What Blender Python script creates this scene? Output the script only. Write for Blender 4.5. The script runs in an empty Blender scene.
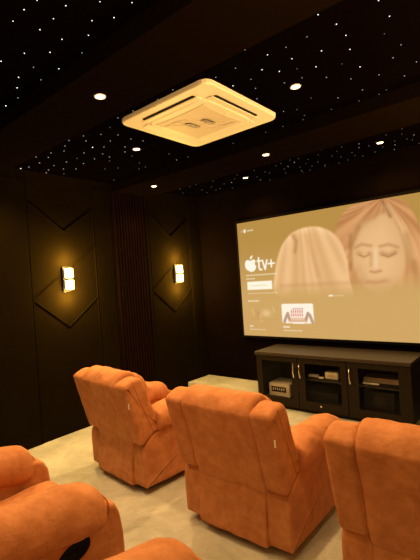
import bpy, bmesh, math, random
import numpy as np
from mathutils import Vector, Matrix, noise
random.seed(7)
PI = math.pi
SC = bpy.context.scene
COL = SC.collection

# ------------------------------------------------------------------ materials
def lin(c):
    return tuple((x / 12.92 if x <= .04045 else ((x + .055) / 1.055) ** 2.4) for x in [v / 255 for v in c])

def mat(name, col, rough=.6, metal=0., spec=.5, var=None, scale=6., bump=0., bscale=40., sheen=0., detail=4., coat=0.):
    m = bpy.data.materials.new(name); m.use_nodes = True
    nt = m.node_tree; b = nt.nodes['Principled BSDF']
    b.inputs['Base Color'].default_value = (*col, 1)
    b.inputs['Roughness'].default_value = rough
    b.inputs['Metallic'].default_value = metal
    b.inputs['Specular IOR Level'].default_value = spec
    b.inputs['Coat Weight'].default_value = coat
    if sheen:
        b.inputs['Sheen Weight'].default_value = sheen
        b.inputs['Sheen Roughness'].default_value = .45
        b.inputs['Sheen Tint'].default_value = (min(1, col[0] * 1.6), min(1, col[1] * 1.8), min(1, col[2] * 1.8), 1)
    tc = nt.nodes.new('ShaderNodeTexCoord')
    if var:
        n = nt.nodes.new('ShaderNodeTexNoise'); n.inputs['Scale'].default_value = scale
        n.inputs['Detail'].default_value = detail; n.inputs['Roughness'].default_value = .6
        nt.links.new(tc.outputs['Object'], n.inputs['Vector'])
        r = nt.nodes.new('ShaderNodeValToRGB')
        r.color_ramp.elements[0].position = .33; r.color_ramp.elements[1].position = .67
        r.color_ramp.elements[0].color = (*var, 1); r.color_ramp.elements[1].color = (*col, 1)
        nt.links.new(n.outputs['Fac'], r.inputs['Fac']); nt.links.new(r.outputs['Color'], b.inputs['Base Color'])
    if bump:
        n2 = nt.nodes.new('ShaderNodeTexNoise'); n2.inputs['Scale'].default_value = bscale
        n2.inputs['Detail'].default_value = 3
        nt.links.new(tc.outputs['Object'], n2.inputs['Vector'])
        bp = nt.nodes.new('ShaderNodeBump'); bp.inputs['Strength'].default_value = bump; bp.inputs['Distance'].default_value = .01
        nt.links.new(n2.outputs['Fac'], bp.inputs['Height']); nt.links.new(bp.outputs['Normal'], b.inputs['Normal'])
    return m

def emit(name, col, strength, sample=True):
    m = bpy.data.materials.new(name); m.use_nodes = True
    nt = m.node_tree; nt.nodes.remove(nt.nodes['Principled BSDF'])
    e = nt.nodes.new('ShaderNodeEmission'); e.inputs['Color'].default_value = (*col, 1); e.inputs['Strength'].default_value = strength
    nt.links.new(e.outputs[0], nt.nodes['Material Output'].inputs['Surface'])
    m.cycles.emission_sampling = 'AUTO' if sample else 'NONE'
    return m

WARM = (1.0, .61, .25)
M = {}
M['suede'] = mat('orange_suede', (.59, .24, .098), .80, spec=.22, var=(.44, .158, .053), scale=12, bump=.8, bscale=18, sheen=.12, detail=8)
M['suede_seam'] = mat('orange_suede_seam', (.40, .12, .035), .85, spec=.2)
M['tag'] = mat('white_tag', (.85, .84, .8), .6)
M['black_plastic'] = mat('black_plastic', (.012, .011, .010), .35)
M['black_matte'] = mat('black_matte_plastic', (.010, .009, .008), .9, spec=.1)
M['black_metal'] = mat('black_metal', (.02, .018, .016), .5, metal=.4)
M['wall'] = mat('dark_brown_padding', (.0100, .0068, .0018), .75, spec=0, var=(.0085, .0056, .0014), scale=3, bump=.12, bscale=60)
M['wall_back'] = mat('dark_brown_fabric', (.0055, .0032, .0017), .85, spec=0, var=(.0045, .0025, .0013), scale=4, bump=.1, bscale=60)
M['piping'] = mat('brown_piping', (.012, .0085, .003), .6, spec=.1)
M['slat'] = mat('dark_red_slat', (.0120, .0056, .0034), .6, spec=0, var=(.0090, .0040, .0024), scale=12)
M['ceil'] = mat('black_ceiling', (.0016, .0009, .0006), .95, spec=0)
M['beam'] = mat('dark_brown_beam', (.0045, .0026, .0012), .9, spec=0)
M['white_ac'] = mat('white_panel_plastic', (.88, .84, .74), .45, spec=.4)
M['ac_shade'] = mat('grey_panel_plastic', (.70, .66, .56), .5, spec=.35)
M['dark_slot'] = mat('black_slot', (.008, .007, .006), .7)
M['wood'] = mat('dark_brown_cabinet_wood', (.018, .0115, .006), .55, spec=.12, var=(.014, .009, .0045), scale=14)
M['wood_top'] = mat('brown_cabinet_top', (.040, .027, .016), .38, spec=.45, var=(.032, .021, .012), scale=14)
M['wood_in'] = mat('black_cabinet_lining', (.010, .007, .006), .6)
M['chrome'] = mat('polished_steel', (.80, .78, .74), .2, metal=1)
M['silver'] = mat('champagne_metal', (.68, .62, .50), .45, metal=.1)
M['white_box'] = mat('white_plastic', (1, .97, .88), .5)
M['dark_display'] = mat('black_display', (.006, .006, .007), .15)
M['dark_box'] = mat('black_device_shell', (.010, .0095, .009), .5, spec=.2)
M['trim_white'] = mat('white_ring', (.8, .78, .7), .4)
M['star'] = [emit('star_point_light_%s' % n, (1, .93, .84), e, False) for n, e in (('bright', 2.2), ('medium', .6), ('dim', .22))]
M['lamp_disc'] = emit('downlight_disc', (1, .78, .48), 14, False)

# floor: mottled beige-grey stone tile with very faint joints
def floor_mat():
    m = mat('beige_stone_tile', (.50, .46, .36), .38, spec=.4)
    nt = m.node_tree; b = nt.nodes['Principled BSDF']
    tc = nt.nodes.new('ShaderNodeTexCoord')
    n = nt.nodes.new('ShaderNodeTexNoise'); n.inputs['Scale'].default_value = 2.2; n.inputs['Detail'].default_value = 10; n.inputs['Roughness'].default_value = .72; n.inputs['Distortion'].default_value = .6
    nt.links.new(tc.outputs['Object'], n.inputs['Vector'])
    r = nt.nodes.new('ShaderNodeValToRGB')
    r.color_ramp.elements[0].position = .36; r.color_ramp.elements[0].color = (.40, .40, .32, 1)
    r.color_ramp.elements[1].position = .66; r.color_ramp.elements[1].color = (.68, .655, .535, 1)
    nt.links.new(n.outputs['Fac'], r.inputs['Fac'])
    br = nt.nodes.new('ShaderNodeTexBrick'); br.offset = 0
    br.inputs['Scale'].default_value = 1.0; br.inputs['Brick Width'].default_value = .8; br.inputs['Row Height'].default_value = .8
    br.inputs['Mortar Size'].default_value = .0035; br.inputs['Mortar Smooth'].default_value = .3
    br.inputs['Color1'].default_value = (1, 1, 1, 1); br.inputs['Color2'].default_value = (.97, .97, .965, 1); br.inputs['Mortar'].default_value = (.90, .89, .86, 1)
    nt.links.new(tc.outputs['Object'], br.inputs['Vector'])
    mx = nt.nodes.new('ShaderNodeMix'); mx.data_type = 'RGBA'; mx.blend_type = 'MULTIPLY'; mx.inputs[0].default_value = 1
    nt.links.new(r.outputs['Color'], mx.inputs[6]); nt.links.new(br.outputs['Color'], mx.inputs[7])
    nt.links.new(mx.outputs[2], b.inputs['Base Color'])
    return m
M['floor'] = floor_mat()

def glass_mat():
    m = bpy.data.materials.new('tinted_door_glass'); m.use_nodes = True
    nt = m.node_tree; nt.nodes.remove(nt.nodes['Principled BSDF'])
    t = nt.nodes.new('ShaderNodeBsdfTransparent'); t.inputs['Color'].default_value = (.94, .93, .91, 1)
    g = nt.nodes.new('ShaderNodeBsdfGlossy'); g.inputs['Roughness'].default_value = .04
    f = nt.nodes.new('ShaderNodeFresnel'); f.inputs['IOR'].default_value = 1.12
    mx = nt.nodes.new('ShaderNodeMixShader')
    nt.links.new(f.outputs[0], mx.inputs[0]); nt.links.new(t.outputs[0], mx.inputs[1]); nt.links.new(g.outputs[0], mx.inputs[2])
    nt.links.new(mx.outputs[0], nt.nodes['Material Output'].inputs['Surface'])
    return m
M['glass'] = glass_mat()

# crystal of the sconces: glowing glass
def crystal_mat():
    m = bpy.data.materials.new('glowing_crystal'); m.use_nodes = True
    nt = m.node_tree; b = nt.nodes['Principled BSDF']
    b.inputs['Base Color'].default_value = (.9, .8, .6, 1); b.inputs['Roughness'].default_value = .2
    b.inputs['Emission Color'].default_value = (1, .66, .22, 1); b.inputs['Emission Strength'].default_value = 5
    return m
M['crystal'] = crystal_mat()

# ------------------------------------------------------------------ helpers
def link(name, bm, m, parent=None, smooth=False, loc=None):
    me = bpy.data.meshes.new(name)
    bmesh.ops.recalc_face_normals(bm, faces=bm.faces[:])
    bm.to_mesh(me); bm.free()
    for mm in (m if isinstance(m, (list, tuple)) else [m]): me.materials.append(mm)
    if smooth: me.polygons.foreach_set('use_smooth', [True] * len(me.polygons))
    o = bpy.data.objects.new(name, me); COL.objects.link(o)
    if parent: o.parent = parent
    if loc: o.location = loc
    return o

def tag(o, label, cat, group=None):
    o['label'] = label; o['category'] = cat
    if group: o['group'] = group
    return o

def thing(name, label, cat, loc=(0, 0, 0), rz=0, group=None):
    o = bpy.data.objects.new(name, None); COL.objects.link(o)
    o.empty_display_size = .1
    o.location = loc; o.rotation_euler = (0, 0, rz)
    return tag(o, label, cat, group)

def struct(name, bm, m, parent=None):
    o = link(name, bm, m, parent); 
    if not parent: o['kind'] = 'structure'
    return o

def box(bm, x0, x1, y0, y1, z0, z1, bev=0., mi=0, seg=2):
    r = bmesh.ops.create_cube(bm, size=1)
    vs = r['verts']
    bmesh.ops.scale(bm, vec=(abs(x1 - x0), abs(y1 - y0), abs(z1 - z0)), verts=vs)
    bmesh.ops.translate(bm, vec=((x0 + x1) / 2, (y0 + y1) / 2, (z0 + z1) / 2), verts=vs)
    fs = list({f for v in vs for f in v.link_faces})
    for f in fs: f.material_index = mi
    if bev:
        es = list({e for v in vs for e in v.link_edges})
        bmesh.ops.bevel(bm, geom=es, offset=bev, segments=seg, profile=.5, affect='EDGES', clamp_overlap=True)

def cyl(bm, p, r, h, axis='Z', seg=24, r2=None, mi=0):
    m = Matrix.Translation(p)
    if axis == 'X': m = m @ Matrix.Rotation(PI / 2, 4, 'Y')
    if axis == 'Y': m = m @ Matrix.Rotation(PI / 2, 4, 'X')
    r_ = bmesh.ops.create_cone(bm, cap_ends=True, segments=seg, radius1=r, radius2=r if r2 is None else r2, depth=h, matrix=m)
    for f in {f for v in r_['verts'] for f in v.link_faces}: f.material_index = mi

def tube(bm, pts, r, seg=8, closed=False):
    pts = [Vector(p) for p in pts]; n = len(pts); rings = []
    for i, p in enumerate(pts):
        if closed: d = pts[(i + 1) % n] - pts[i - 1]
        else: d = pts[min(i + 1, n - 1)] - pts[max(i - 1, 0)]
        d.normalize()
        up = Vector((0, 0, 1)) if abs(d.z) < .95 else Vector((1, 0, 0))
        a = d.cross(up).normalized(); b = d.cross(a)
        rings.append([bm.verts.new(p + r * (math.cos(t) * a + math.sin(t) * b)) for t in [2 * PI * k / seg for k in range(seg)]])
    for i in range(n if closed else n - 1):
        A, B = rings[i], rings[(i + 1) % n]
        for k in range(seg):
            bm.faces.new((A[k], A[(k + 1) % seg], B[(k + 1) % seg], B[k]))
    if not closed:
        bm.faces.new(rings[0]); bm.faces.new(rings[-1][::-1])

def spline(ctrl, n=56, sharp=0.5):
    """closed Catmull-Rom curve resampled evenly"""
    P = [Vector(c) for c in ctrl]; k = len(P); out = []
    for i in range(k):
        p0, p1, p2, p3 = P[i - 1], P[i], P[(i + 1) % k], P[(i + 2) % k]
        for j in range(16):
            t = j / 16
            out.append(p1 + sharp * ((p2 - p0) * t + (2 * p0 - 5 * p1 + 4 * p2 - p3) * t * t + (3 * p1 - p0 - 3 * p2 + p3) * t ** 3))
    L = [0]
    for i in range(len(out)): L.append(L[-1] + (out[(i + 1) % len(out)] - out[i]).length)
    res = []; j = 0
    for i in range(n):
        s = L[-1] * i / n
        while L[j + 1] < s: j += 1
        f = (s - L[j]) / max(L[j + 1] - L[j], 1e-9)
        res.append(out[j % len(out)].lerp(out[(j + 1) % len(out)], f))
    return res

def rrect(cx, cy, w, h, r, n=56):
    """rounded rectangle as control ring (2D)"""
    pts = []
    for sx, sy, a0 in ((1, 1, 0), (-1, 1, PI / 2), (-1, -1, PI), (1, -1, 1.5 * PI)):
        for k in range(5):
            a = a0 + PI / 2 * k / 4
            pts.append((cx + sx * (w / 2 - r) + r * math.cos(a), cy + sy * (h / 2 - r) + r * math.sin(a)))
    return pts

def loft(bm, axis, prof, a, b, r=.03, ra=None, rb=None, n=56, ns=14, wr=.004, wf=7., seed=0., scale_fn=None, cap=.0, shift=None):
    """cushion: closed 2-D profile swept along an axis, ends rounded over the length r, lightly wrinkled"""
    ring0 = spline(prof, n)
    c = sum(ring0, Vector((0, 0))) / n
    nor = []
    for i in range(n):
        d = ring0[(i + 1) % n] - ring0[i - 1]; nor.append(Vector((d.y, -d.x)).normalized())
    if sum((ring0[i] - c).dot(nor[i]) for i in range(n)) < 0: nor = [-q for q in nor]
    ra = r if ra is None else ra; rb = r if rb is None else rb
    st = []
    for k in range(7):
        u = k / 6; st.append((a + ra * (1 - math.cos(u * PI / 2)), ra * (1 - math.sin(u * PI / 2))))
    for k in range(1, ns):
        st.append((a + ra + (b - a - ra - rb) * k / ns, 0))
    for k in range(7):
        u = 1 - k / 6; st.append((b - rb * (1 - math.cos(u * PI / 2)), rb * (1 - math.sin(u * PI / 2))))
    rings = []
    off = Vector((seed * 3.1, seed * 1.7, seed * 5.3))
    for s, ins in st:
        t = (s - a) / (b - a)
        row = []
        for i in range(n):
            q = ring0[i] - nor[i] * ins
            if scale_fn:
                k = scale_fn(t); q = c + (q - c) * k
            if shift: q = q + Vector(shift(t))
            v = Vector((s, q.x, q.y)) if axis == 'X' else (Vector((q.x, s, q.y)) if axis == 'Y' else Vector((q.x, q.y, s)))
            nn = Vector((0, nor[i].x, nor[i].y)) if axis == 'X' else (Vector((nor[i].x, 0, nor[i].y)) if axis == 'Y' else Vector((nor[i].x, nor[i].y, 0)))
            w = noise.noise((v + off) * wf) * wr + noise.noise((v + off) * wf * 2.7) * wr * .4
            row.append(bm.verts.new(v + nn * w))
        rings.append(row)
    for A, B in zip(rings, rings[1:]):
        for i in range(n): bm.faces.new((A[i], A[(i + 1) % n], B[(i + 1) % n], B[i]))
    for row, sg in ((rings[0], -1), (rings[-1], 1)):
        # fan the end with one inner ring
        cc = sum((v.co for v in row), Vector()) / n
        ax = Vector((1, 0, 0)) if axis == 'X' else (Vector((0, 1, 0)) if axis == 'Y' else Vector((0, 0, 1)))
        prev = row
        for f in (.7, .35):
            new = [bm.verts.new(cc + (v.co - cc) * f + ax * sg * cap * (1 - f * f)) for v in row]
            for i in range(n): bm.faces.new((prev[i], prev[(i + 1) % n], new[(i + 1) % n], new[i]))
            prev = new
        ct = bm.verts.new(cc + ax * sg * cap)
        for i in range(n): bm.faces.new((prev[i], prev[(i + 1) % n], ct))

# ------------------------------------------------------------------ the room
XL, XR, YB, YR = -4.464, .42, 5.126, -2.7
ZP, ZB = 3.10, 2.99            # star panels / dropped beams
bm = bmesh.new(); box(bm, XL - .1, XR + .1, YR - .1, YB + .1, -.12, 0); struct('floor', bm, M['floor'])
bm = bmesh.new(); box(bm, XL - .1, XR + .1, YR - .1, YB + .1, ZP, ZP + .12); struct('ceiling', bm, M['ceil'])
k = 1
for y0, y1 in ((1.41, 1.91), (3.40, 4.03), (-.58, -.08), (-2.69, -2.1)):
    bm = bmesh.new(); box(bm, XL + .001, XR - .001, y0, y1, ZB, ZP - .0005); struct('trim_%d' % k, bm, M['beam']); k += 1
bm = bmesh.new(); box(bm, XL - .1, XR + .1, YB, YB + .1, 0, ZP); struct('wall_back', bm, M['wall_back'])
bm = bmesh.new(); box(bm, XR, XR + .1, YR, YB, 0, ZP); struct('wall_right', bm, M['wall'])
bm = bmesh.new(); box(bm, XL - .1, XR + .1, YR - .1, YR, 0, ZP); struct('wall_front', bm, M['wall'])
# left wall with its padded panels and the raised piping between them
bm = bmesh.new(); box(bm, XL - .1, XL, YR, YB, 0, ZP)
def pads(y0, first=True):
    w = .85; yc = y0 + w / 2; x = XL + .004
    L = [[(y0, 0), (y0, ZB)], [(y0 + w, 0), (y0 + w, ZB)],
         [(y0, 1.62), (yc, 1.27), (y0 + w, 1.60)], [(y0, 1.62), (yc - .02, 1.93), (y0 + w, 2.25)],
         [(y0 + .03, 2.72), (yc, 2.42), (y0 + w - .03, 2.70)]]
    if first: L += [[(y0, 2.24), (y0 - .35, 2.02), (y0 - .35, 0)], [(y0 + w, 2.25), (y0 + w + .25, 2.10)]]
    else: L += [[(y0 - .06, 0), (y0 - .06, 2.18), (y0, 2.25)], [(y0 + w, 2.20), (y0 + w + .14, 2.12)]]
    for l in L: tube(bm, [(x, y, z) for y, z in l], .009, 8)
    n0 = len(bm.faces)
    # slightly raised pad left of each seam
pads(2.20); pads(4.0, False); pads(.55)
box(bm, XL, XL + .018, .2, 2.185, 0, ZB, .006); box(bm, XL, XL + .010, 3.07, 3.33, 0, ZB, .004)
box(bm, XL, XL + .014, 3.93, 3.985, 0, ZB, .004); box(bm, XL, XL + .014, 4.87, YB, 0, ZB, .004)
o = link('wall_left', bm, M['wall']); o['kind'] = 'structure'
# vertical slat panel between the two padded bays
bm = bmesh.new(); box(bm, XL, XL + .012, 3.36, 3.90, 0, ZB)
y = 3.375
while y < 3.87:
    box(bm, XL + .012, XL + .030, y, y + .030, 0, ZB, .004); y += .048
struct('trim_5', bm, M['slat'])
RISER = .225
bm = bmesh.new(); box(bm, XL + .002, XR - .002, YR + .002, 1.19, -.01, RISER, .004); struct('trim_6', bm, M['floor'])
# low stone platform in the back left corner
bm = bmesh.new(); box(bm, XL + .001, -3.06, 4.605, YB - .001, 0, .12, .006)
tag(link('stone_platform', bm, M['floor']), 'low beige stone platform in the back left corner beside the media cabinet', 'platform')

# ------------------------------------------------------------------ star points
STARS_NEAR = [(-1.783,0.999,2.0),(-1.889,0.987,3.0),(-1.725,1.114,4.0),(-2.009,0.987,2.0),(-1.983,1.116,2.0),(-1.854,1.12,2.0),(-1.981,1.24,2.5),(-2.245,1.157,2.0),(-2.139,1.256,2.5),(-2.415,1.098,2.0),(-2.354,1.264,1.0),(-2.268,1.384,2.0),(-1.588,1.214,2.0),(-1.487,1.327,3.0),(-1.735,1.267,2.0),(-1.638,1.333,4.0),(-1.852,1.323,3.5),(-2.022,1.404,1.0),(-2.529,1.253,2.0),(-2.466,1.37,1.5),(-2.669,1.307,2.0),(-2.806,1.376,1.5),(-2.984,1.369,2.5)]
STARS_MIDDLE = [(-4.504,2.15,2.0),(-4.328,2.191,1.5),(-3.96,2.086,1.0),(-4.128,2.209,1.5),(-4.474,2.447,1.0),(-3.902,2.19,1.5),(-3.757,2.139,1.5),(-4.316,2.412,1.0),(-4.124,2.373,1.0),(-4.186,2.523,1.0),(-3.627,2.206,1.0),(-3.492,2.138,1.5),(-4.368,2.635,0.7),(-3.932,2.412,1.5),(-3.337,2.088,1.5),(-4.106,2.634,1.0),(-3.761,2.434,0.7),(-3.02,2.048,1.5),(-3.158,2.126,1.2),(-3.254,2.214,1.3),(-3.03,2.224,1.2),(-2.845,2.187,0.8),(-2.639,2.116,1.7),(-2.454,2.122,1.5),(-3.115,2.389,1.2),(-3.371,2.363,2.0),(-3.291,2.441,1.0),(-3.563,2.391,1.0),(-3.478,2.555,1.0),(-3.668,2.586,1.2),(-3.517,2.67,1.6),(-3.632,2.754,0.8),(-3.874,2.584,1.8),(-3.166,2.601,1.5),(-3.288,2.696,1.0),(-2.953,2.505,1.0),(-2.946,2.348,1.0),(-3.348,2.837,0.6),(-3.916,2.897,0.5),(-3.796,2.993,0.5),(-4.266,3.285,0.5),(-3.495,3.065,0.8),(-3.686,3.217,0.5),(-3.577,3.224,0.6),(-3.16,3.324,1.0),(-3.057,3.105,0.5),(-2.924,2.628,1.0),(-3.004,3.348,0.4),(-1.868,2.054,2.0),(-1.993,2.11,1.7),(-2.177,2.13,1.3),(-1.339,2.074,2.0),(-1.273,2.225,2.0),(-1.507,2.206,1.5),(-1.397,2.355,2.2),(-1.521,2.408,1.3),(-1.67,2.202,1.2),(-1.575,2.546,1.6),(-1.664,2.389,2.5),(-1.665,2.702,1.3),(-0.874,2.091,3.0),(-0.836,2.246,3.0),(-1.143,2.064,2.7),(-1.009,2.233,1.5),(-1.15,2.238,1.6),(-1.013,2.439,2.5),(-1.188,2.383,2.2),(-1.226,2.523,0.8),(-1.124,2.597,2.0),(-0.984,2.694,0.6),(-0.599,2.215,3.0),(-0.597,2.396,2.6),(-0.839,2.391,2.2),(-0.669,2.549,0.8),(-0.879,2.559,2.0),(-0.631,2.752,1.2),(-0.713,2.879,1.6),(-0.912,2.828,2.0),(-0.613,3.059,1.6),(-1.326,2.462,2.0),(-1.261,2.664,1.0),(-1.136,2.792,1.7),(-1.385,2.634,1.2),(-1.215,3.189,1.1),(-1.365,3.018,0.5),(-1.346,3.368,0.9),(-1.548,3.133,0.6),(-1.565,3.303,0.9),(-1.646,3.08,1.2),(-1.62,3.462,0.5),(-1.021,2.952,1.2),(-0.855,3.049,1.2),(-0.727,3.212,1.4),(-1.025,3.2,1.5),(-0.892,3.349,0.9),(-0.958,3.509,0.8),(-1.117,3.383,0.9),(-2.013,3.498,0.7),(-2.404,3.522,0.8),(-1.826,3.519,0.5)]
STARS_FAR = [(-4.154,4.274,0.6),(-4.15,4.397,0.7),(-3.956,4.407,0.5),(-3.822,4.391,0.6),(-4.317,4.635,0.4),(-3.546,4.441,0.5),(-3.796,4.709,0.7),(-4.083,4.942,0.6),(-3.786,4.901,0.6),(-3.446,4.742,1.0),(-3.296,4.612,0.8),(-3.654,5.045,0.6),(-3.143,4.463,0.5),(-2.974,4.363,0.4),(-2.871,4.466,0.8),(-3.04,4.793,0.7),(-3.111,4.981,0.6),(-2.377,4.305,0.6),(-2.477,4.478,0.7),(-2.585,4.744,0.5),(-2.678,4.948,0.6),(-2.814,4.756,0.5),(-3.023,5.11,0.9),(-3.103,4.993,0.6),(-2.491,4.68,1.3),(-2.346,4.583,1.5),(-2.152,4.317,0.7),(-2.23,4.466,0.7),(-2.403,4.838,0.5),(-2.475,5.02,0.7),(-2.275,4.751,0.7),(-2.175,4.606,0.6),(-2.504,5.107,0.6),(-2.011,4.533,0.6),(-2.145,4.82,0.6),(-2.28,4.931,0.5),(-1.887,4.37,1.0),(-2.148,5.035,0.7),(-2.18,5.185,0.7),(-1.918,4.718,0.8),(-1.804,4.592,0.9),(-1.701,4.47,0.5),(-1.862,4.856,0.6),(-1.991,5.173,0.6),(-1.701,4.785,0.7),(-1.527,4.531,1.0),(-1.574,4.66,1.0),(-1.723,4.942,0.9),(-1.665,5.051,0.6),(-1.507,5.006,0.7),(-1.302,4.33,0.5),(-1.225,4.47,0.8),(-1.221,4.762,0.7),(-1.26,4.922,1.3),(-1.317,5.132,1.0),(-1.055,4.415,0.8),(-1.098,4.581,0.8),(-1.017,4.726,1.4),(-1.072,4.899,0.8),(-1.052,5.104,0.8),(-1.635,4.293,0.5),(-2.389,5.098,0.5),(-3.233,4.803,0.5),(-3.567,4.721,0.5),(-4.009,4.737,0.5),(-3.887,4.928,0.4),(-2.823,4.658,0.5),(-2.576,4.525,0.5),(-2.328,4.436,0.5),(-2.005,4.361,0.5),(-1.788,4.359,0.5),(-1.857,5.065,0.4),(-1.476,4.702,0.5),(-1.379,4.881,0.5),(-1.105,4.807,0.5)]
def star_bm(r):
    bm = bmesh.new(); bmesh.ops.create_uvsphere(bm, u_segments=8, v_segments=4, radius=r)
    return bm
GR = {1: ('tiny white star light in the near black ceiling panel above the seats', 'star lights in the near ceiling panel'),
      2: ('tiny white star light in the middle ceiling panel around the air conditioner', 'star lights in the middle ceiling panel'),
      3: ('tiny dim star light in the far ceiling panel above the screen wall', 'star lights in the far ceiling panel')}
meshes = {}
for gi, lst in ((1, STARS_NEAR), (2, STARS_MIDDLE), (3, STARS_FAR)):
    for x, y, b in lst:
        if gi == 1: y = min(y, 1.39)
        if gi == 2: y = min(max(y, 1.93), 3.385)
        if gi == 3: y = min(max(y, 4.05), YB - .02)
        x = max(x, XL + .03)
        d = math.hypot(x, y)
        lv = 0 if b >= 1.9 else (1 if b >= .95 else 2)
        r = (round((.0012 + .00036 * math.sqrt(b)) * d / 1.35 * (1 if gi < 3 else .8), 4), lv)
        if r not in meshes:
            meshes[r] = star_bm(r[0]); me = bpy.data.meshes.new('star_light'); meshes[r].to_mesh(me); meshes[r].free(); me.materials.append(M['star'][r[1]]); meshes[r] = me
        o = bpy.data.objects.new('star_light', meshes[r]); COL.objects.link(o); o.location = (x, y, ZP)
        tag(o, GR[gi][0], 'ceiling light', GR[gi][1])

# ------------------------------------------------------------------ downlights
def spot(x, y, z, e, size=2.5, blend=.9, rad=.04):
    l = bpy.data.lights.new('downlight_lamp', 'SPOT'); l.energy = e; l.color = WARM; l.spot_size = size; l.spot_blend = blend; l.shadow_soft_size = rad
    o = bpy.data.objects.new('downlight_lamp', l); COL.objects.link(o); o.location = (x, y, z); return o
def downlight(x, y, z, label, e, vis=True):
    t = thing('downlight', label, 'ceiling light', (x, y, z), 0, 'round recessed downlights')
    bm = bmesh.new()
    R0, R1, n = .040, .029, 32
    pr = [(R0, 0), (R0 - .002, -.006), (R1 + .003, -.006), (R1, -.002)]
    rg = [[bm.verts.new((r * math.cos(2 * PI * i / n), r * math.sin(2 * PI * i / n), zz)) for i in range(n)] for r, zz in pr]
    for A, B in zip(rg, rg[1:]):
        for i in range(n): bm.faces.new((A[i], A[(i + 1) % n], B[(i + 1) % n], B[i]))
    link('trim_ring', bm, M['trim_white'], t)
    bm = bmesh.new(); cyl(bm, (0, 0, -.002), R1, .003, seg=28)
    link('lens', bm, M['lamp_disc'], t)
    spot(x, y, z - .012, e)
    return t
E0 = 85
for x, y, z, lb in ((-2.22, 1.643, ZB, 'round warm downlight in the dark beam left of the air conditioner, nearest to the camera'),
                    (-2.21, 3.684, ZB, 'round warm downlight in the far dark beam, right one of the two there'),
                    (-3.895, 3.636, ZB, 'round warm downlight in the far dark beam, near the slatted strip of the left wall'),
                    (-3.148, 2.733, ZP, 'round warm downlight among the stars just left of the air conditioner panel'),
                    (-1.357, 2.747, ZP, 'round warm downlight among the stars just right of the air conditioner panel'),
                    (-3.163, 4.69, ZP, 'round warm downlight in the far star strip, left one of the two there'),
                    (-1.352, 4.686, ZP, 'round warm downlight in the far star strip, right one of the two there')):
    downlight(x, y, z, lb, E0 * (.7 if y > 3.5 else (1.9 if y > 2 else 1)))
downlight(-3.895, 1.643, ZB, 'round warm downlight in the dark beam over the aisle, beside the left wall', E0 * 2.0)  # out of frame, this and the next are extra lamps brightening floor and seats
downlight(-.52, 1.643, ZB, 'round warm downlight in the dark beam over the right end of the front row', E0 * .8)
for i, (x, y, z) in enumerate(((-3.15, .66, ZP), (-1.36, .66, ZP), (-2.22, -.33, ZB), (-.3, -.33, ZB), (-3.15, -1.4, ZP), (-1.36, -1.4, ZP))):  # unseen extra downlights added to raise the light on the seats
    downlight(x, y, z, ['round warm downlight above the left side of the second row of seats', 'round warm downlight above the right side of the second row of seats',
                        'round warm downlight in the rear dark beam over the middle of the room', 'round warm downlight in the rear dark beam beside the right wall',
                        'round warm downlight in the rear star panel on the left', 'round warm downlight in the rear star panel on the right'][i], E0 * (.95 if i < 2 else .22))

# ------------------------------------------------------------------ air conditioner cassette
def slab_bm(bm, w, r, z0, z1, bev=.0, mi=0, w2=None):
    """rounded square slab, lower face of width w2"""
    w2 = w if w2 is None else w2
    ringf = lambda ww, z: [bm.verts.new((p[0], p[1], z)) for p in rrect(0, 0, ww, ww, r * ww / w)]
    A = ringf(w, z1); B = ringf(w, z0 + bev); C = ringf(w2 - bev, z0)
    n = len(A)
    for P_, Q in ((A, B), (B, C)):
        for i in range(n):
            f = bm.faces.new((P_[i], P_[(i + 1) % n], Q[(i + 1) % n], Q[i])); f.material_index = mi
    f = bm.faces.new(A); f.material_index = mi; f = bm.faces.new(C[::-1]); f.material_index = mi
ac = thing('air_conditioner', 'square white ceiling cassette air conditioner panel with rounded corners and dark louvre slots', 'air conditioner', (-2.19, 2.625, ZP))
bm = bmesh.new()
slab_bm(bm, .965, .075, -.034, 0, .010)
panel = link('panel', bm, M['white_ac'], ac)
AZ = .016
for k in range(4):
    rot = Matrix.Rotation(PI / 2 * k, 4, 'Z')
    bm = bmesh.new()
    pts = rrect(0, -.385, .56, .034, .014)
    v0 = [bm.verts.new((p[0], p[1], -.0345)) for p in pts]; v1 = [bm.verts.new((p[0], p[1], -.0365)) for p in pts]
    for i in range(len(pts)): bm.faces.new((v0[i], v0[(i + 1) % len(pts)], v1[(i + 1) % len(pts)], v1[i]))
    bm.faces.new(v0); bm.faces.new(v1[::-1])
    bmesh.ops.transform(bm, matrix=rot, verts=bm.verts[:])
    link('air_slot', bm, M['dark_slot'], ac)
    # swing flap, hinged on the inner edge and dropped a little
    bm = bmesh.new(); box(bm, -.30, .30, -.033, .033, -.004, .004, .003)
    bmesh.ops.transform(bm, matrix=rot @ Matrix.Translation((0, -.352, -.0415)) @ Matrix.Rotation(.16, 4, 'X'), verts=bm.verts[:])
    link('flap', bm, M['white_ac'], ac)
# inner rounded square cover standing a little lower than the panel
bm = bmesh.new(); slab_bm(bm, .66, .10, -.050, -.033, .010, w2=.64)
link('cover', bm, M['white_ac'], ac)
bm = bmesh.new()
# shallow dished shape with four bowed sides (curved star outline)
n = 96; ring = []
for i in range(n):
    a = 2 * PI * i / n
    b_ = a - PI / 4; rr = .385 / (abs(math.cos(b_)) ** .9 + abs(math.sin(b_)) ** .9) ** (1 / .9)
    ring.append((rr * math.cos(a), rr * math.sin(a)))
A = [bm.verts.new((x, y, -.0505)) for x, y in ring]; B = [bm.verts.new((x * .97, y * .97, -.0555)) for x, y in ring]
C = [bm.verts.new((x * .35, y * .35, -.0525)) for x, y in ring]
for P_, Q in ((A, B), (B, C)):
    for i in range(n): bm.faces.new((P_[i], P_[(i + 1) % n], Q[(i + 1) % n], Q[i]))
bm.faces.new(A); bm.faces.new(C[::-1])
link('intake_dish', bm, M['ac_shade'], ac, smooth=False)
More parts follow.
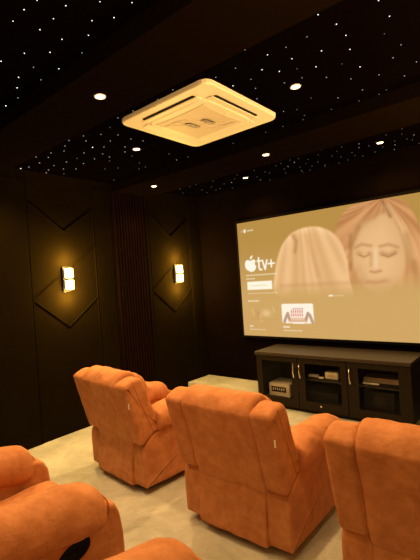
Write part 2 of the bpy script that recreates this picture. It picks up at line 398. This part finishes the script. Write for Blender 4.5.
# two swirl-shaped intake openings with fine bars, either side of the centre
for s in (0, 1):
    bm = bmesh.new(); top = []; N = 14
    pa = [Vector((-.03 - .115 * t, .045 - .075 * t + .05 * math.sin(PI * t))) for t in [i / N for i in range(N + 1)]]
    pb = [Vector((-.03 - .115 * t, .045 - .075 * t - .055 * math.sin(PI * t) ** .8)) for t in [i / N for i in range(N + 1)]]
    va = [bm.verts.new((p.x, p.y, -.0575)) for p in pa]; vb = [bm.verts.new((p.x, p.y, -.0575)) for p in pb]
    for i in range(N):
        try: bm.faces.new((va[i], va[i + 1], vb[i + 1], vb[i]))
        except ValueError: pass
    bmesh.ops.solidify(bm, geom=bm.faces[:], thickness=.003)
    R_ = Matrix.Rotation(PI * s + .35, 4, 'Z')
    bmesh.ops.transform(bm, matrix=R_ @ Matrix.Diagonal((.85, 1.25, 1, 1)), verts=bm.verts[:])
    g = link('intake_grille', bm, M['dark_slot'], ac)
    bm = bmesh.new()
    for i in range(2, N - 1, 2):
        p, q = pa[i], pb[i]
        box(bm, p.x - .003, p.x + .003, q.y + .002, p.y - .002, -.0625, -.0605)
    bmesh.ops.transform(bm, matrix=R_ @ Matrix.Diagonal((.85, 1.25, 1, 1)), verts=bm.verts[:])
    link('grille_bar', bm, M['white_ac'], g)
for s in (0, 1):
    # raised S-shaped ribs running from the intakes out to the dish corners
    bm = bmesh.new()
    for k, (da, rr) in enumerate(((.9, .27), (.45, .30), (0, .34))):
        pts = [((.05 + (rr - .05) * t) * math.cos(PI * s + .25 * PI + da * (1 - t) * 1.6 - .1), (.05 + (rr - .05) * t) * math.sin(PI * s + .25 * PI + da * (1 - t) * 1.6 - .1), -.0565) for t in [i / 12 for i in range(13)]]
        tube(bm, pts, .0028, 6)
    link('dish_rib', bm, M['ac_shade'], ac)
bm = bmesh.new(); cyl(bm, (.27, .02, -.0525), .013, .006, seg=20)
link('sensor_window', bm, M['white_box'], ac)

# ------------------------------------------------------------------ wall sconces
def sconce(x, y, z, label, sgn=1):
    t = thing('wall_sconce', label, 'wall lamp', (x, y, z), 0 if sgn > 0 else PI, 'crystal wall sconces')
    bm = bmesh.new(); box(bm, .0, .024, -.048, .048, -.150, .150, .004)
    link('back_plate', bm, M['black_metal'], t)
    for zz in (-.070, .070):
        bm = bmesh.new(); box(bm, .034, .112, -.036, .036, zz - .058, zz + .058, .010)
        # ribbed crystal: vertical flutes
        for k in range(4): cyl(bm, (.112, -.027 + .018 * k, zz), .009, .108, seg=10)
        link('crystal_block', bm, M['crystal'], t)
    bm = bmesh.new()
    for zz in (-.132, 0, .132): box(bm, .024, .110, -.022, .022, zz - .005, zz + .005, .002)
    link('bracket', bm, M['black_metal'], t)
    for zz in (.215, -.215, 0):
        l = bpy.data.lights.new('sconce_lamp', 'POINT'); l.energy = (SCE if zz else SCE * .5) * (6 if sgn > 0 else 1); l.color = (1, .60, .14); l.shadow_soft_size = .03
        o = bpy.data.objects.new('sconce_lamp', l); COL.objects.link(o); o.location = (x + sgn * (.13 if zz else .19), y, z + zz)
SCE = 5
sconce(XL + .006, 2.615, 1.842, 'glowing crystal sconce on the nearer padded bay of the left wall')
sconce(XL + .006, 4.50, 1.842, 'glowing crystal sconce on the farther padded bay of the left wall, beyond the slats')
sconce(XR - .006, 2.615, 1.842, 'glowing crystal sconce on the right wall beside the front row', -1)  # right wall sconces are unseen, put in for the light they give
sconce(XR - .006, 4.50, 1.842, 'glowing crystal sconce on the right wall near the screen', -1)
sconce(XR - .006, -.9, 1.842, 'glowing crystal sconce on the right wall behind the second row', -1)

for y in (2.615, 4.50, -.9, .6):
    if y == .6: sconce(XR - .006, y, 1.842, 'glowing crystal sconce on the right wall beside the second row', -1)
    # unseen upward spot, added to brighten the air conditioner
    l = bpy.data.lights.new('sconce_uplight', 'SPOT'); l.energy = 260; l.color = (1, .56, .185); l.spot_size = 1.9; l.spot_blend = .6; l.shadow_soft_size = .04
    o = bpy.data.objects.new('sconce_uplight', l); COL.objects.link(o); o.location = (XR - .12, y, 2.02)
    o.rotation_euler = Vector((-.75, 0, 1)).to_track_quat('-Z', 'Y').to_euler()
# ------------------------------------------------------------------ screen
SX, SZ, SW, SH = -3.645, .823, 3.06, 1.722
def seg_d(X, Y, a, b):
    ax, ay = a; bx, by = b; dx, dy = bx - ax, by - ay
    t = np.clip(((X - ax) * dx + (Y - ay) * dy) / (dx * dx + dy * dy + 1e-12), 0, 1)
    return np.hypot(X - ax - t * dx, Y - ay - t * dy)
def poly_sd(X, Y, P):
    d = np.full(X.shape, 1e9); ins = np.zeros(X.shape, bool)
    for i in range(len(P)):
        a, b = P[i], P[(i + 1) % len(P)]
        d = np.minimum(d, seg_d(X, Y, a, b))
        c = ((a[1] > Y) != (b[1] > Y)) & (X < (b[0] - a[0]) * (Y - a[1]) / ((b[1] - a[1]) or 1e-9) + a[0])
        ins ^= c
    return np.where(ins, -d, d)
def curve(P, n=60): return [tuple(v) for v in spline(P, n)]
def cover(sd, soft=.012): return np.clip(.5 - sd / soft, 0, 1)
def paint():
    NX, NY = 340, 192
    xs = np.linspace(0, SW, NX); ys = np.linspace(0, SH, NY)
    X, Y = np.meshgrid(xs, ys)
    C = np.zeros((NY, NX, 3))
    def sm(a, b, v):
        t = np.clip((v - a) / (b - a), 0, 1); return t * t * (3 - 2 * t)
    top = np.array([186, 143, 72.]); bot = np.array([210, 167, 101.])
    t = sm(1.5, .45, Y)[..., None]
    C[:] = top * (1 - t) + bot * t
    def over(a, col):
        nonlocal C
        a = a[..., None]; C = C * (1 - a) + np.array(col, float) * a
    fade = sm(.56, .92, Y)
    streak = np.zeros_like(X)
    # woman seen from the front: brown-blonde hair, parted near the middle
    hair = curve([(1.52, .6), (1.50, 1.15), (1.55, 1.42), (1.65, 1.60), (1.80, 1.70), (2.02, 1.735), (2.24, 1.725), (2.38, 1.67), (2.48, 1.52), (2.58, 1.25), (2.66, .95), (2.70, .5), (2.1, .45)])
    a = cover(poly_sd(X, Y, hair), .03) * fade
    ang = np.arctan2(Y - 1.75, X - 2.18) ; rad = np.hypot(X - 2.18, Y - 1.75)
    st = .5 + .5 * np.sin(ang * 31 + 4 * np.sin(ang * 7 + rad * 3) + rad * 5)
    st2 = .5 + .5 * np.sin(ang * 17 + 1.3)
    hcol = np.array([184, 124, 74.]) + (st * 16 + st2 * 20 + 16 * sm(1.6, 1.0, Y))[..., None] * np.array([1, .95, .8])
    C = C * (1 - a[..., None]) + hcol * a[..., None]
    # bright lock on the right of the parting
    d = np.minimum(seg_d(X, Y, (2.20, 1.62), (2.36, 1.36)), seg_d(X, Y, (2.36, 1.36), (2.46, 1.0)))
    over(np.exp(-(d / .04) ** 2) * .55 * fade, (240, 200, 145))
    over(np.exp(-(seg_d(X, Y, (1.98, 1.66), (1.70, 1.30)) / .035) ** 2) * .4 * fade, (225, 170, 115))
    face = curve([(1.74, 1.12), (1.78, 1.30), (1.88, 1.44), (2.04, 1.50), (2.17, 1.55), (2.26, 1.46), (2.34, 1.30), (2.385, 1.10), (2.37, .90), (2.28, .72), (2.12, .58), (1.96, .60), (1.83, .76), (1.76, .95)])
    sd = poly_sd(X, Y, face)
    a = cover(sd, .05) * sm(.50, .85, Y)
    C = C * (1 - a[..., None]) + (np.array([224, 176, 120.]) + (np.clip(-sd, 0, .2) * 55)[..., None]) * a[..., None]
    # shadow of the hair beside the face, parting
    over(np.exp(-(seg_d(X, Y, (2.16, 1.70), (2.24, 1.50)) / .022) ** 2) * .6, (150, 100, 60))
    over(np.exp(-(seg_d(X, Y, (2.40, 1.25), (2.45, .85)) / .05) ** 2) * .4 * fade, (178, 128, 72))
    over(np.exp(-(seg_d(X, Y, (1.75, 1.33), (1.72, .9)) / .03) ** 2) * .5 * fade, (165, 112, 66))
    # hair falling across the forehead
    over(np.exp(-(seg_d(X, Y, (2.12, 1.58), (1.86, 1.42)) / .045) ** 2) * .5, (200, 146, 94))
    over(np.exp(-(seg_d(X, Y, (1.86, 1.42), (1.74, 1.18)) / .035) ** 2) * .6, (176, 120, 72))
    # brows, closed eyes, nose, mouth
    def stroke(P, w, col, op):
        d = np.full(X.shape, 9.)
        for p, q in zip(P, P[1:]): d = np.minimum(d, seg_d(X, Y, p, q))
        over(np.exp(-(d / w) ** 2) * op, col)
    stroke([(1.80, 1.17), (1.88, 1.205), (1.99, 1.175)], .020, (176, 122, 76), .5)
    stroke([(2.10, 1.155), (2.20, 1.17), (2.30, 1.125)], .020, (176, 122, 76), .5)
    stroke([(1.83, 1.10), (1.90, 1.06), (1.97, 1.085)], .030, (190, 138, 88), .5)
    stroke([(2.11, 1.07), (2.19, 1.04), (2.27, 1.065)], .030, (180, 126, 78), .55)
    stroke([(1.84, 1.075), (1.90, 1.045), (1.965, 1.07)], .011, (150, 98, 60), .42)
    stroke([(2.12, 1.05), (2.19, 1.02), (2.26, 1.05)], .011, (150, 98, 60), .42)
    stroke([(1.90, 1.075), (1.93, 1.078)], .016, (240, 205, 140), .5)
    stroke([(2.045, 1.12), (2.035, .92)], .028, (245, 206, 160), .65)
    stroke([(1.97, .86), (2.02, .845), (2.09, .86)], .018, (186, 120, 76), .6)
    stroke([(1.99, 1.06), (1.975, .93)], .022, (198, 146, 96), .45)
    stroke([(1.92, .73), (2.02, .715), (2.13, .735)], .022, (200, 134, 92), .4)
    stroke([(1.82, .90), (1.86, .78)], .06, (206, 150, 100), .3)
    # blonde head seen from behind
    head = curve([(.62, .6), (.62, .95), (.70, 1.20), (.80, 1.36), (.95, 1.475), (1.13, 1.515), (1.32, 1.50), (1.50, 1.41), (1.62, 1.26), (1.68, 1.05), (1.70, .8), (1.70, .5), (1.2, .45)])
    sd = poly_sd(X, Y, head); a = cover(sd, .028) * sm(.52, .80, Y)
    ang = np.arctan2(Y - 2.3, X - 1.05) * 1.9
    st = .5 + .5 * np.sin(ang * 34 + 2.0 * np.sin(ang * 7 + 1)); st2 = .5 + .5 * np.sin(ang * 13 + .6)
    rim = np.exp(-(np.clip(-sd, 0, 1) / .07) ** 2)
    hcol = np.array([219, 170, 113.]) + (st * 9 + st2 * 12 + rim * 16)[..., None] * np.array([1, 1.05, 1.1])
    C = C * (1 - a[..., None]) + hcol * a[..., None]
    stroke([(.94, 1.43), (.99, 1.34), (.96, 1.20)], .030, (180, 126, 78), .55)
    stroke([(1.15, 1.40), (1.22, 1.1), (1.28, .85)], .030, (206, 150, 96), .4)
    over(np.exp(-((Y - .735) / .030) ** 2) * .22 * ((X > .68) & (X < 2.2)), (186, 128, 84))
    # ---- lettering and marks
    W = (255, 248, 228)
    def line(P, w, col=W, op=1.): 
        d = np.full(X.shape, 9.)
        for p, q in zip(P, P[1:]): d = np.minimum(d, seg_d(X, Y, p, q))
        over(np.clip(.5 - (d - w) / .009, 0, 1) * op, col)
    # bitten fruit
    fruit = curve([(.205, .965), (.165, .985), (.118, 1.015), (.100, 1.075), (.112, 1.128), (.150, 1.150), (.190, 1.138), (.215, 1.137), (.255, 1.150), (.292, 1.132), (.306, 1.070), (.292, 1.010), (.250, .970), (.225, .972)])
    fa = cover(poly_sd(X, Y, fruit), .010) * (1 - cover(np.hypot(X - .318, Y - 1.085) - .036, .010))
    over(fa, W)
    leaf = curve([(.200, 1.158), (.205, 1.190), (.240, 1.215), (.243, 1.185), (.225, 1.162)], 30)
    over(cover(poly_sd(X, Y, leaf), .009), W)
    # t v +
    line([(.352, 1.165), (.352, 1.025), (.362, .995), (.395, .988)], .0135); line([(.325, 1.120), (.395, 1.120)], .0115)
    line([(.418, 1.122), (.455, .990), (.494, 1.122)], .0135)
    line([(.515, 1.068), (.615, 1.068)], .0125); line([(.565, 1.118), (.565, 1.018)], .0125)
    # unreadably small caption lines as faint marks
    r = np.random.RandomState(3)
    def caption(x0, x1, y, h=.010, op=.55):
        x = x0
        while x < x1:
            w = r.uniform(.02, .06); line([(x, y), (min(x + w, x1), y)], h, W, op); x += w + .022
    caption(.115, .66, .915); caption(.115, .27, .862)
    over(cover(poly_sd(X, Y, [(.118, .695), (.555, .695), (.555, .818), (.118, .818)]), .012), (255, 247, 222))
    line([(.19, .755), (.46, .755)], .010, (232, 205, 150), .45)
    caption(.125, .64, .640, .007, .45)
    # top-left profile mark
    line([(.135, 1.585), (.135, 1.60)], .022, W, .85); line([(.075, 1.59), (.085, 1.59)], .008, W, .6); line([(.185, 1.59), (.285, 1.59)], .011, W, .55)
    # row title and two pictures
    caption(.12, .30, .525, .012, .55)
    for x0, w_, wh, hh in ((.17, .03, .32, .38), (.30, .03, .36, .28)):
        line([(x0, hh + .03), (x0 + .04, hh - .06)], .014, (235, 195, 140), .45)
    over(np.exp(-((X - .42) / .075) ** 2 - ((Y - .34) / .05) ** 2) * .6, (250, 215, 165))
    over(np.exp(-((X - .28) / .03) ** 2 - ((Y - .33) / .05) ** 2) * .35, (190, 120, 75))
    line([(.54, .42), (.57, .36)], .010, (240, 205, 150), .5)
    line([(.12, .26), (.58, .25)], .010, (200, 150, 90), .35)
    over(cover(poly_sd(X, Y, [(.70, .20), (1.16, .20), (1.175, .215), (1.175, .46), (1.16, .475), (.70, .475), (.685, .46), (.685, .215)]), .012), (255, 244, 222))
    line([(.86, .405), (1.02, .405)], .009, (196, 140, 140), .6)
    for yy in (.365, .315): 
        for k in range(6): line([(.84 + .033 * k, yy - .012), (.84 + .033 * k, yy + .014)], .009, (214, 92, 70), .75)
    line([(.83, .27), (1.04, .27)], .010, (222, 150, 110), .6)
    for P in ([(.72, .22), (.75, .29), (.78, .34), (.80, .26)], [(1.06, .26), (1.09, .34), (1.12, .31), (1.15, .22)]):
        line(P, .022, (150, 98, 70), .6)
    line([(.80, .235), (1.06, .235)], .020, (206, 140, 92), .6)
    line([(.86, .205), (1.02, .205)], .010, (255, 250, 235), .9)
    line([(.12, .145), (.17, .145)], .010, W, .7); caption(.12, .38, .095, .008, .45)
    line([(.70, .145), (.79, .145)], .010, W, .8); caption(.70, 1.0, .095, .008, .5)
    line([(1.415, .575), (1.455, .575)], .010, W, .95); line([(1.475, .572), (1.60, .572)], .006, W, .35)
    # picture colours held within the displayable range
    return xs, ys, np.clip(C, 0, 255)
xs, ys, C = paint()
NX, NY = len(xs), len(ys)
Cl = C / 255.; Cl = np.where(Cl <= .04045, Cl / 12.92, ((Cl + .055) / 1.055) ** 2.4)
me = bpy.data.meshes.new('picture')
verts = [(x - SW / 2, -.0, y) for y in ys for x in xs]
faces = [(j * NX + i, j * NX + i + 1, (j + 1) * NX + i + 1, (j + 1) * NX + i) for j in range(NY - 1) for i in range(NX - 1)]
me.from_pydata(verts, [], faces)
ca = me.color_attributes.new('picture', 'FLOAT_COLOR', 'POINT')
ca.data.foreach_set('color', np.concatenate([Cl.reshape(-1, 3), np.ones((NX * NY, 1))], 1).astype('f').ravel())
m = bpy.data.materials.new('lit_screen_picture'); m.use_nodes = True; nt = m.node_tree
nt.nodes.remove(nt.nodes['Principled BSDF'])
at = nt.nodes.new('ShaderNodeAttribute'); at.attribute_name = 'picture'
em = nt.nodes.new('ShaderNodeEmission'); em.inputs['Strength'].default_value = 1.0
nt.links.new(at.outputs['Color'], em.inputs['Color']); nt.links.new(em.outputs[0], nt.nodes['Material Output'].inputs['Surface'])
m.cycles.emission_sampling = 'FRONT_BACK'
me.materials.append(m)
scr = thing('projection_screen', 'large lit screen on the back wall showing two blonde women and a streaming menu', 'screen', (SX + SW / 2, 5.08, SZ))
o = bpy.data.objects.new('picture_surface', me); COL.objects.link(o); o.parent = scr
bm = bmesh.new(); fw = .035
M['screen_frame'] = mat('black_screen_frame', (.006, .005, .005), .95, spec=.05)
for x0, x1, z0, z1 in ((-SW / 2 - fw, SW / 2 + fw, -fw, -.0005), (-SW / 2 - fw, SW / 2 + fw, SH + .0005, SH + fw), (-SW / 2 - fw, -SW / 2 - .0005, 0, SH), (SW / 2 + .0005, SW / 2 + fw, 0, SH)):
    box(bm, x0, x1, -.010, .040, z0, z1, .003)
link('frame', bm, M['screen_frame'], scr)
bm = bmesh.new(); box(bm, -SW / 2, SW / 2, .006, .040, .0, SH)
link('backing_board', bm, M['black_plastic'], scr)
# the light the picture throws into the room
# (comes from the picture surface itself)

# ------------------------------------------------------------------ media cabinet
UX0, UX1, UY0, UY1, UH = -3.04, -1.14, 4.467, 5.04, .725
cab = thing('media_cabinet', 'dark brown wooden media cabinet with three glass doors under the screen', 'cabinet', ((UX0 + UX1) / 2, (UY0 + UY1) / 2, 0))
cx, cy = (UX0 + UX1) / 2, (UY0 + UY1) / 2
def L(bm): bmesh.ops.translate(bm, vec=(-cx, -cy, 0), verts=bm.verts[:])
bm = bmesh.new()
box(bm, UX0 + .02, UX0 + .045, UY0 + .022, UY1, .05, UH - .04); box(bm, UX1 - .045, UX1 - .02, UY0 + .022, UY1, .05, UH - .04)
box(bm, UX0 + .045, UX1 - .045, UY1 - .02, UY1, .05, UH - .04)
box(bm, UX0 + .045, UX1 - .045, UY0 + .022, UY1 - .02, .05, .12)
box(bm, UX0 + .045, UX1 - .045, UY0 + .022, UY1 - .02, UH - .07, UH - .04)
for x in (-2.44, -1.815): box(bm, x - .012, x + .012, UY0 + .024, UY1 - .02, .12, UH - .07)
box(bm, UX0 + .05, UX1 - .05, UY0 + .05, UY1 - .03, 0, .05)
bmesh.ops.recalc_face_normals(bm, faces=bm.faces[:])
for fc in bm.faces:
    c_ = fc.calc_center_median(); n_ = fc.normal
    # faces looking into the bays carry the black lining
    if UY0 + .03 < c_.y and UX0 + .03 < c_.x < UX1 - .03 and .06 < c_.z < UH - .06: fc.material_index = 1
L(bm); link('body', bm, [M['wood'], M['wood_in']], cab)
bm = bmesh.new(); box(bm, UX0 - .012, UX1 + .012, UY0 - .018, UY1 + .004, UH - .04, UH, .006)
L(bm); link('top', bm, M['wood_top'], cab)
for x0, x1 in ((-2.43, -1.825), (-1.805, UX1 - .046)):
    bm = bmesh.new(); box(bm, x0 + .002, x1 - .002, UY0 + .06, UY1 - .025, .395, .413, .002); L(bm); link('shelf', bm, M['wood_in'], cab)
for (x0, x1, gx0, gx1, hx) in ((UX0, -2.445, -2.955, -2.53, -2.487), (-2.437, -1.822, -2.345, -1.895, -2.402), (-1.814, UX1, -1.69, -1.265, -1.778)):
    z0, z1, gz0, gz1 = .05, UH - .042, .155, .615
    bm = bmesh.new()
    box(bm, x0, gx0, UY0, UY0 + .02, z0, z1, .002); box(bm, gx1, x1, UY0, UY0 + .02, z0, z1, .002)
    box(bm, gx0 - .002, gx1 + .002, UY0, UY0 + .02, z0, gz0, .002); box(bm, gx0 - .002, gx1 + .002, UY0, UY0 + .02, gz1, z1, .002)
    L(bm); d = link('door', bm, M['wood'], cab)
    bm = bmesh.new(); box(bm, gx0 - .005, gx1 + .005, UY0 + .009, UY0 + .013, gz0 - .005, gz1 + .005); L(bm); link('glass_pane', bm, M['glass'], d)
    bm = bmesh.new(); tube(bm, [(hx, UY0, .425), (hx, UY0 - .022, .44), (hx, UY0 - .033, .515), (hx, UY0 - .022, .595), (hx, UY0, .61)], .0095, 10)
    L(bm); link('handle', bm, M['chrome'], d, smooth=True)
    if gx0 == -2.345:
        bm = bmesh.new(); cyl(bm, (-2.15, UY0 - .005, .118), .011, .014, 'Y', 20); L(bm); link('lock', bm, M['chrome'], d)
# devices inside
def device(name, label, cat, x0, x1, y0, y1, z0, z1, m, bev=.004, feet=0):
    t = thing(name, label, cat, ((x0 + x1) / 2, (y0 + y1) / 2, z0))
    bm = bmesh.new(); box(bm, -(x1 - x0) / 2, (x1 - x0) / 2, -(y1 - y0) / 2, (y1 - y0) / 2, .0, z1 - z0, bev)
    link('case', bm, m, t); return t
t = device('amplifier', 'champagne coloured amplifier with dark display behind the left cabinet door', 'amplifier', -2.955, -2.645, 4.60, 4.90, .1205, .285, M['silver'])
bm = bmesh.new(); box(bm, -.115, .105, -.154, -.149, .055, .125, .002); link('display', bm, M['dark_display'], t)
bm = bmesh.new()
for k in range(6): box(bm, -.09 + .032 * k, -.078 + .032 * k, -.157, -.153, .072 + .006 * (k % 2), .108)
link('button_row', bm, M['silver'], t)
bm = bmesh.new(); cyl(bm, (.13, -.155, .085), .014, .014, 'Y', 20); link('volume_knob', bm, M['silver'], t)
t = device('receiver', 'black receiver standing low behind the middle cabinet door', 'receiver', -2.40, -1.99, 4.60, 4.92, .1205, .245, M['dark_box'])
bm = bmesh.new(); cyl(bm, (.0, -.166, .062), .026, .014, 'Y', 28); link('dial', bm, M['black_metal'], t)
bm = bmesh.new()
for k in range(8): box(bm, -.17 + .017 * k, -.160 + .017 * k, -.164, -.159, .022, .030)
link('button_row', bm, M['black_metal'], t)
t = device('speaker_box', 'black box standing low behind the right cabinet door', 'speaker', -1.69, -1.36, 4.62, 4.90, .1205, .335, M['dark_box'])
bm = bmesh.new(); cyl(bm, (0, -.142, .105), .07, .006, 'Y', 36); link('speaker_cone', bm, M['black_metal'], t)
t = device('wireless_router', 'small square white router box on the middle cabinet shelf', 'router', -2.155, -1.99, 4.62, 4.74, .4135, .500, M['white_box'], .008)
bm = bmesh.new(); box(bm, -.03, .03, -.063, -.059, .035, .055, .002); link('front_label', bm, M['ac_shade'], t)
bm = bmesh.new(); box(bm, -.065, .065, -.03, .03, 0, .034, .014, seg=4)
tag(link('media_player', bm, M['white_box'], None, True, (-2.315, 4.65, .4135)), 'small rounded white media player on the left of the middle cabinet shelf', 'media player')
bm = bmesh.new(); box(bm, -.035, .035, -.02, .02, 0, .022, .009, seg=4)
tag(link('plug_adapter', bm, M['white_box'], None, True, (-2.20, 4.61, .4135)), 'little white plug between the media player and the router box', 'adapter')
t = device('set_top_box', 'slim silver set top box lying on the right cabinet shelf', 'set top box', -1.71, -1.315, 4.68, 4.90, .4135, .470, M['silver'])
bm = bmesh.new(); box(bm, -.12, -.02, -.108, -.104, .018, .038, .001); link('display', bm, M['dark_display'], t)
bm = bmesh.new(); box(bm, -.09, .09, -.02, .02, 0, .016, .006, seg=3)
tag(link('remote_control', bm, M['white_box'], None, True, (-1.60, 4.61, .4135)), 'slim pale remote control in front of the silver set top box', 'remote control')

# ------------------------------------------------------------------ recliners
def recliner():
    root = thing('recliner', '', 'recliner', (0, 0, 0))
    S = M['suede']; cnt = [0]
    def part(name, build, m=S, parent=root, smooth=True):
        bm = bmesh.new(); build(bm); return link(name, bm, m, parent, smooth)
    # dark underframe
    part('base_frame', lambda b: (box(b, -.36, .36, .10, .84, .012, .075, .006), [box(b, sx - .03, sx + .03, sy - .03, sy + .03, 0, .014, .003) for sx in (-.31, .31) for sy in (.16, .78)]), M['black_metal'], smooth=False)
    # lower rear cover between the arm boxes, flaring a little to its hem
    rear = part('rear_cover', lambda b: loft(b, 'X', [(.020, .055), (-.016, .068), (-.008, .20), (.010, .34), (.020, .46), (.05, .47), (.07, .3), (.07, .06)], -.272, .272, .012, wr=.012, wf=6, seed=1, ns=18))
    # arm boxes
    for s in (-1, 1):
        a, b_ = (.262, .433) if s > 0 else (-.433, -.262)
        pr = [(.030, .060), (.020, .068), (.012, .20), (.016, .34), (.035, .40), (.09, .455), (.20, .500), (.45, .53), (.75, .565), (.86, .565), (.925, .525), (.945, .38), (.942, .20), (.935, .065), (.70, .055), (.30, .055)]
        sp = part('side_panel', lambda b: loft(b, 'X', pr, a, b_, .020, wr=.006, wf=5, seed=2 + s, ns=8))
        if s > 0:
            # black oval release handle recess
            def oval(b):
                n = 28; R = []
                for (sc, xx) in ((1, .428), (1, .4385), (.86, .441), (.74, .4355)):
                    R.append([b.verts.new((xx, .700 + .072 * sc * math.copysign(abs(math.cos(t)) ** .8, math.cos(t)), .438 + .038 * sc * math.copysign(abs(math.sin(t)) ** .8, math.sin(t)) + .07 * .22 * sc * math.cos(t))) for t in [2 * PI * i / n for i in range(n)]])
                for A, B in zip(R, R[1:]):
                    for i in range(n): b.faces.new((A[i], A[(i + 1) % n], B[(i + 1) % n], B[i]))
                b.faces.new(R[-1])
            h = part('release_handle', oval, M['black_matte'])
            part('lever', lambda b: box(b, .430, .4385, .67, .73, .430, .446, .004), M['black_matte'], h)
        # fat arm cushion with a gathered front end
        cxm = s * .358
        prof = [(cxm - .105, .50), (cxm - .122, .57), (cxm - .09, .645), (cxm, .675), (cxm + .09, .645), (cxm + .122, .57), (cxm + .108, .50), (cxm, .47)]
        def armc(b):
            loft(b, 'Y', prof, .16, .875, .06, ra=.03, rb=.095, wr=.013, wf=6, seed=5 + s, ns=22, cap=.012,
                 shift=lambda t: (0, .040 * math.sin(PI * min(1, t * .95)) - .036 * t))
        ac_ = part('arm_cushion', armc)
        def crease(b):
            n = 28; pts = []
            for i in range(n):
                t = 2 * PI * i / n
                pts.append((cxm + .078 * math.cos(t), .868 + .004 * math.sin(3 * t), .535 + .054 * math.sin(t)))
            tube(b, pts, .0035, 6, True)
        part('piping', crease, M['suede_seam'], ac_)
    # backrest: tall centre cushion leaning back
    def back(b):
        pr = [(.03, .36), (.0, .42), (-.055, .65), (-.120, .885), (-.124, .900), (-.116, .915), (-.080, .965), (-.02, .998), (.05, .990), (.10, .93), (.12, .78), (.16, .60), (.20, .44), (.12, .38)]
        loft(b, 'X', pr, -.286, .286, .030, wr=.010, wf=5, seed=9, ns=22)
    bk = part('backrest', back)
    # head and lumbar pillows on the seat side
    part('head_pillow', lambda b: loft(b, 'X', [(.05, .70), (.04, .86), (.06, .955), (.12, .965), (.19, .90), (.225, .80), (.215, .70), (.14, .66)], -.285, .285, .05, wr=.010, wf=6, seed=11, ns=16))
    part('lumbar_pillow', lambda b: loft(b, 'X', [(.12, .44), (.10, .60), (.12, .70), (.20, .705), (.255, .63), (.285, .52), (.26, .44), (.18, .42)], -.275, .275, .05, wr=.010, wf=6, seed=12, ns=16))
    # wings either side
    for s in (-1, 1):
        a, b_ = (.278, .438) if s > 0 else (-.438, -.278)
        pr = [(.020, .418), (.002, .421), (-.008, .438), (-.040, .54), (-.085, .73), (-.130, .898), (-.134, .912), (-.126, .924), (-.090, .948), (-.02, .970), (.045, .955), (.085, .88), (.14, .71), (.19, .59), (.222, .52), (.20, .500), (.14, .482), (.07, .445)]
        w = part('wing', lambda b: loft(b, 'X', pr, a, b_, .036, wr=.007, wf=6, seed=14 + s, ns=10, shift=lambda t: (0, 0)))
        # seam following the outer side of the wing
        xo = s * .4375
        part('seam', lambda b: tube(b, [(xo, -.050, .948), (xo, .0, .80), (xo, .055, .66), (xo, .105, .54), (xo, .118, .50)], .0030, 6), M['suede_seam'], w)
        if s > 0:
            part('care_tag', lambda b: box(b, .4300, .4395, -.100, -.095, .745, .788), M['tag'], w, False)
    part('seat_cushion', lambda b: loft(b, 'X', [(.16, .31), (.14, .41), (.25, .445), (.50, .450), (.75, .470), (.90, .460), (.955, .41), (.94, .35), (.80, .30), (.4, .29)], -.245, .245, .04, wr=.010, wf=5, seed=20, ns=16))
    part('footrest', lambda b: loft(b, 'X', [(.885, .075), (.94, .07), (.965, .13), (.972, .25), (.962, .34), (.93, .365), (.885, .35), (.875, .2)], -.250, .250, .03, wr=.007, wf=6, seed=21, ns=14))
    return root
def dup(root):
    r = root.copy(); COL.objects.link(r)
    for ch in list(root.children):
        c = ch.copy(); COL.objects.link(c); c.parent = r
        for g in list(ch.children):
            d = g.copy(); COL.objects.link(d); d.parent = c
    return r
proto = recliner()
spots = [(-3.01, 2.115, -5, 'orange suede recliner at the left end of the front row, seen whole from behind'),
         (-1.675, 2.05, 0, 'orange suede recliner in the middle of the front row, white tag on its right wing'),
         (-.455, 1.955, 2, 'orange suede recliner of the front row cut off by the right edge of the photo'),
         (-1.985, .165, -2.5, 'orange suede recliner at lower left in the second row with black oval release handle'),
         (-.665, .08, -2, 'orange suede recliner of the second row, only its rounded arm shows at the bottom edge')]
for i, (x, y, a, lb) in enumerate(spots):
    r = proto if i == 0 else dup(proto)
    r.location = (x, y, RISER if i > 2 else 0); r.rotation_euler = (0, 0, math.radians(a)); tag(r, lb, 'recliner', 'orange suede recliners')

# ------------------------------------------------------------------ world and camera
w = bpy.data.worlds.new('dark_room'); SC.world = w; w.use_nodes = True
w.node_tree.nodes['Background'].inputs['Color'].default_value = (0, 0, 0, 1)
w.node_tree.nodes['Background'].inputs['Strength'].default_value = 0
yaw, pitch, roll, f, h = 0.69801, -0.00335, -0.06895, 403.57824, 1.73065
F = Vector((-math.sin(yaw), math.cos(yaw), 0)); R = Vector((math.cos(yaw), math.sin(yaw), 0)); U = Vector((0, 0, 1))
F2 = F * math.cos(pitch) + U * math.sin(pitch); U2 = U * math.cos(pitch) - F * math.sin(pitch)
R3 = R * math.cos(roll) + U2 * math.sin(roll); U3 = U2 * math.cos(roll) - R * math.sin(roll)
cam = bpy.data.cameras.new('camera'); co = bpy.data.objects.new('camera', cam); COL.objects.link(co)
mw = Matrix((R3, U3, -F2)).transposed().to_4x4(); mw.translation = Vector((0, 0, h)); co.matrix_world = mw
cam.sensor_fit = 'VERTICAL'; cam.sensor_height = 36; cam.lens = f / 560 * 36; cam.clip_start = .02
SC.camera = co
SC.view_settings.view_transform = 'Standard'; SC.view_settings.look = 'None'; SC.view_settings.gamma = 1
SC.view_settings.use_curve_mapping = False; SC.view_settings.exposure = 0
SC.cycles.max_bounces = 8; SC.cycles.diffuse_bounces = 4; SC.cycles.sample_clamp_indirect = 4
SC.cycles.use_denoising = True
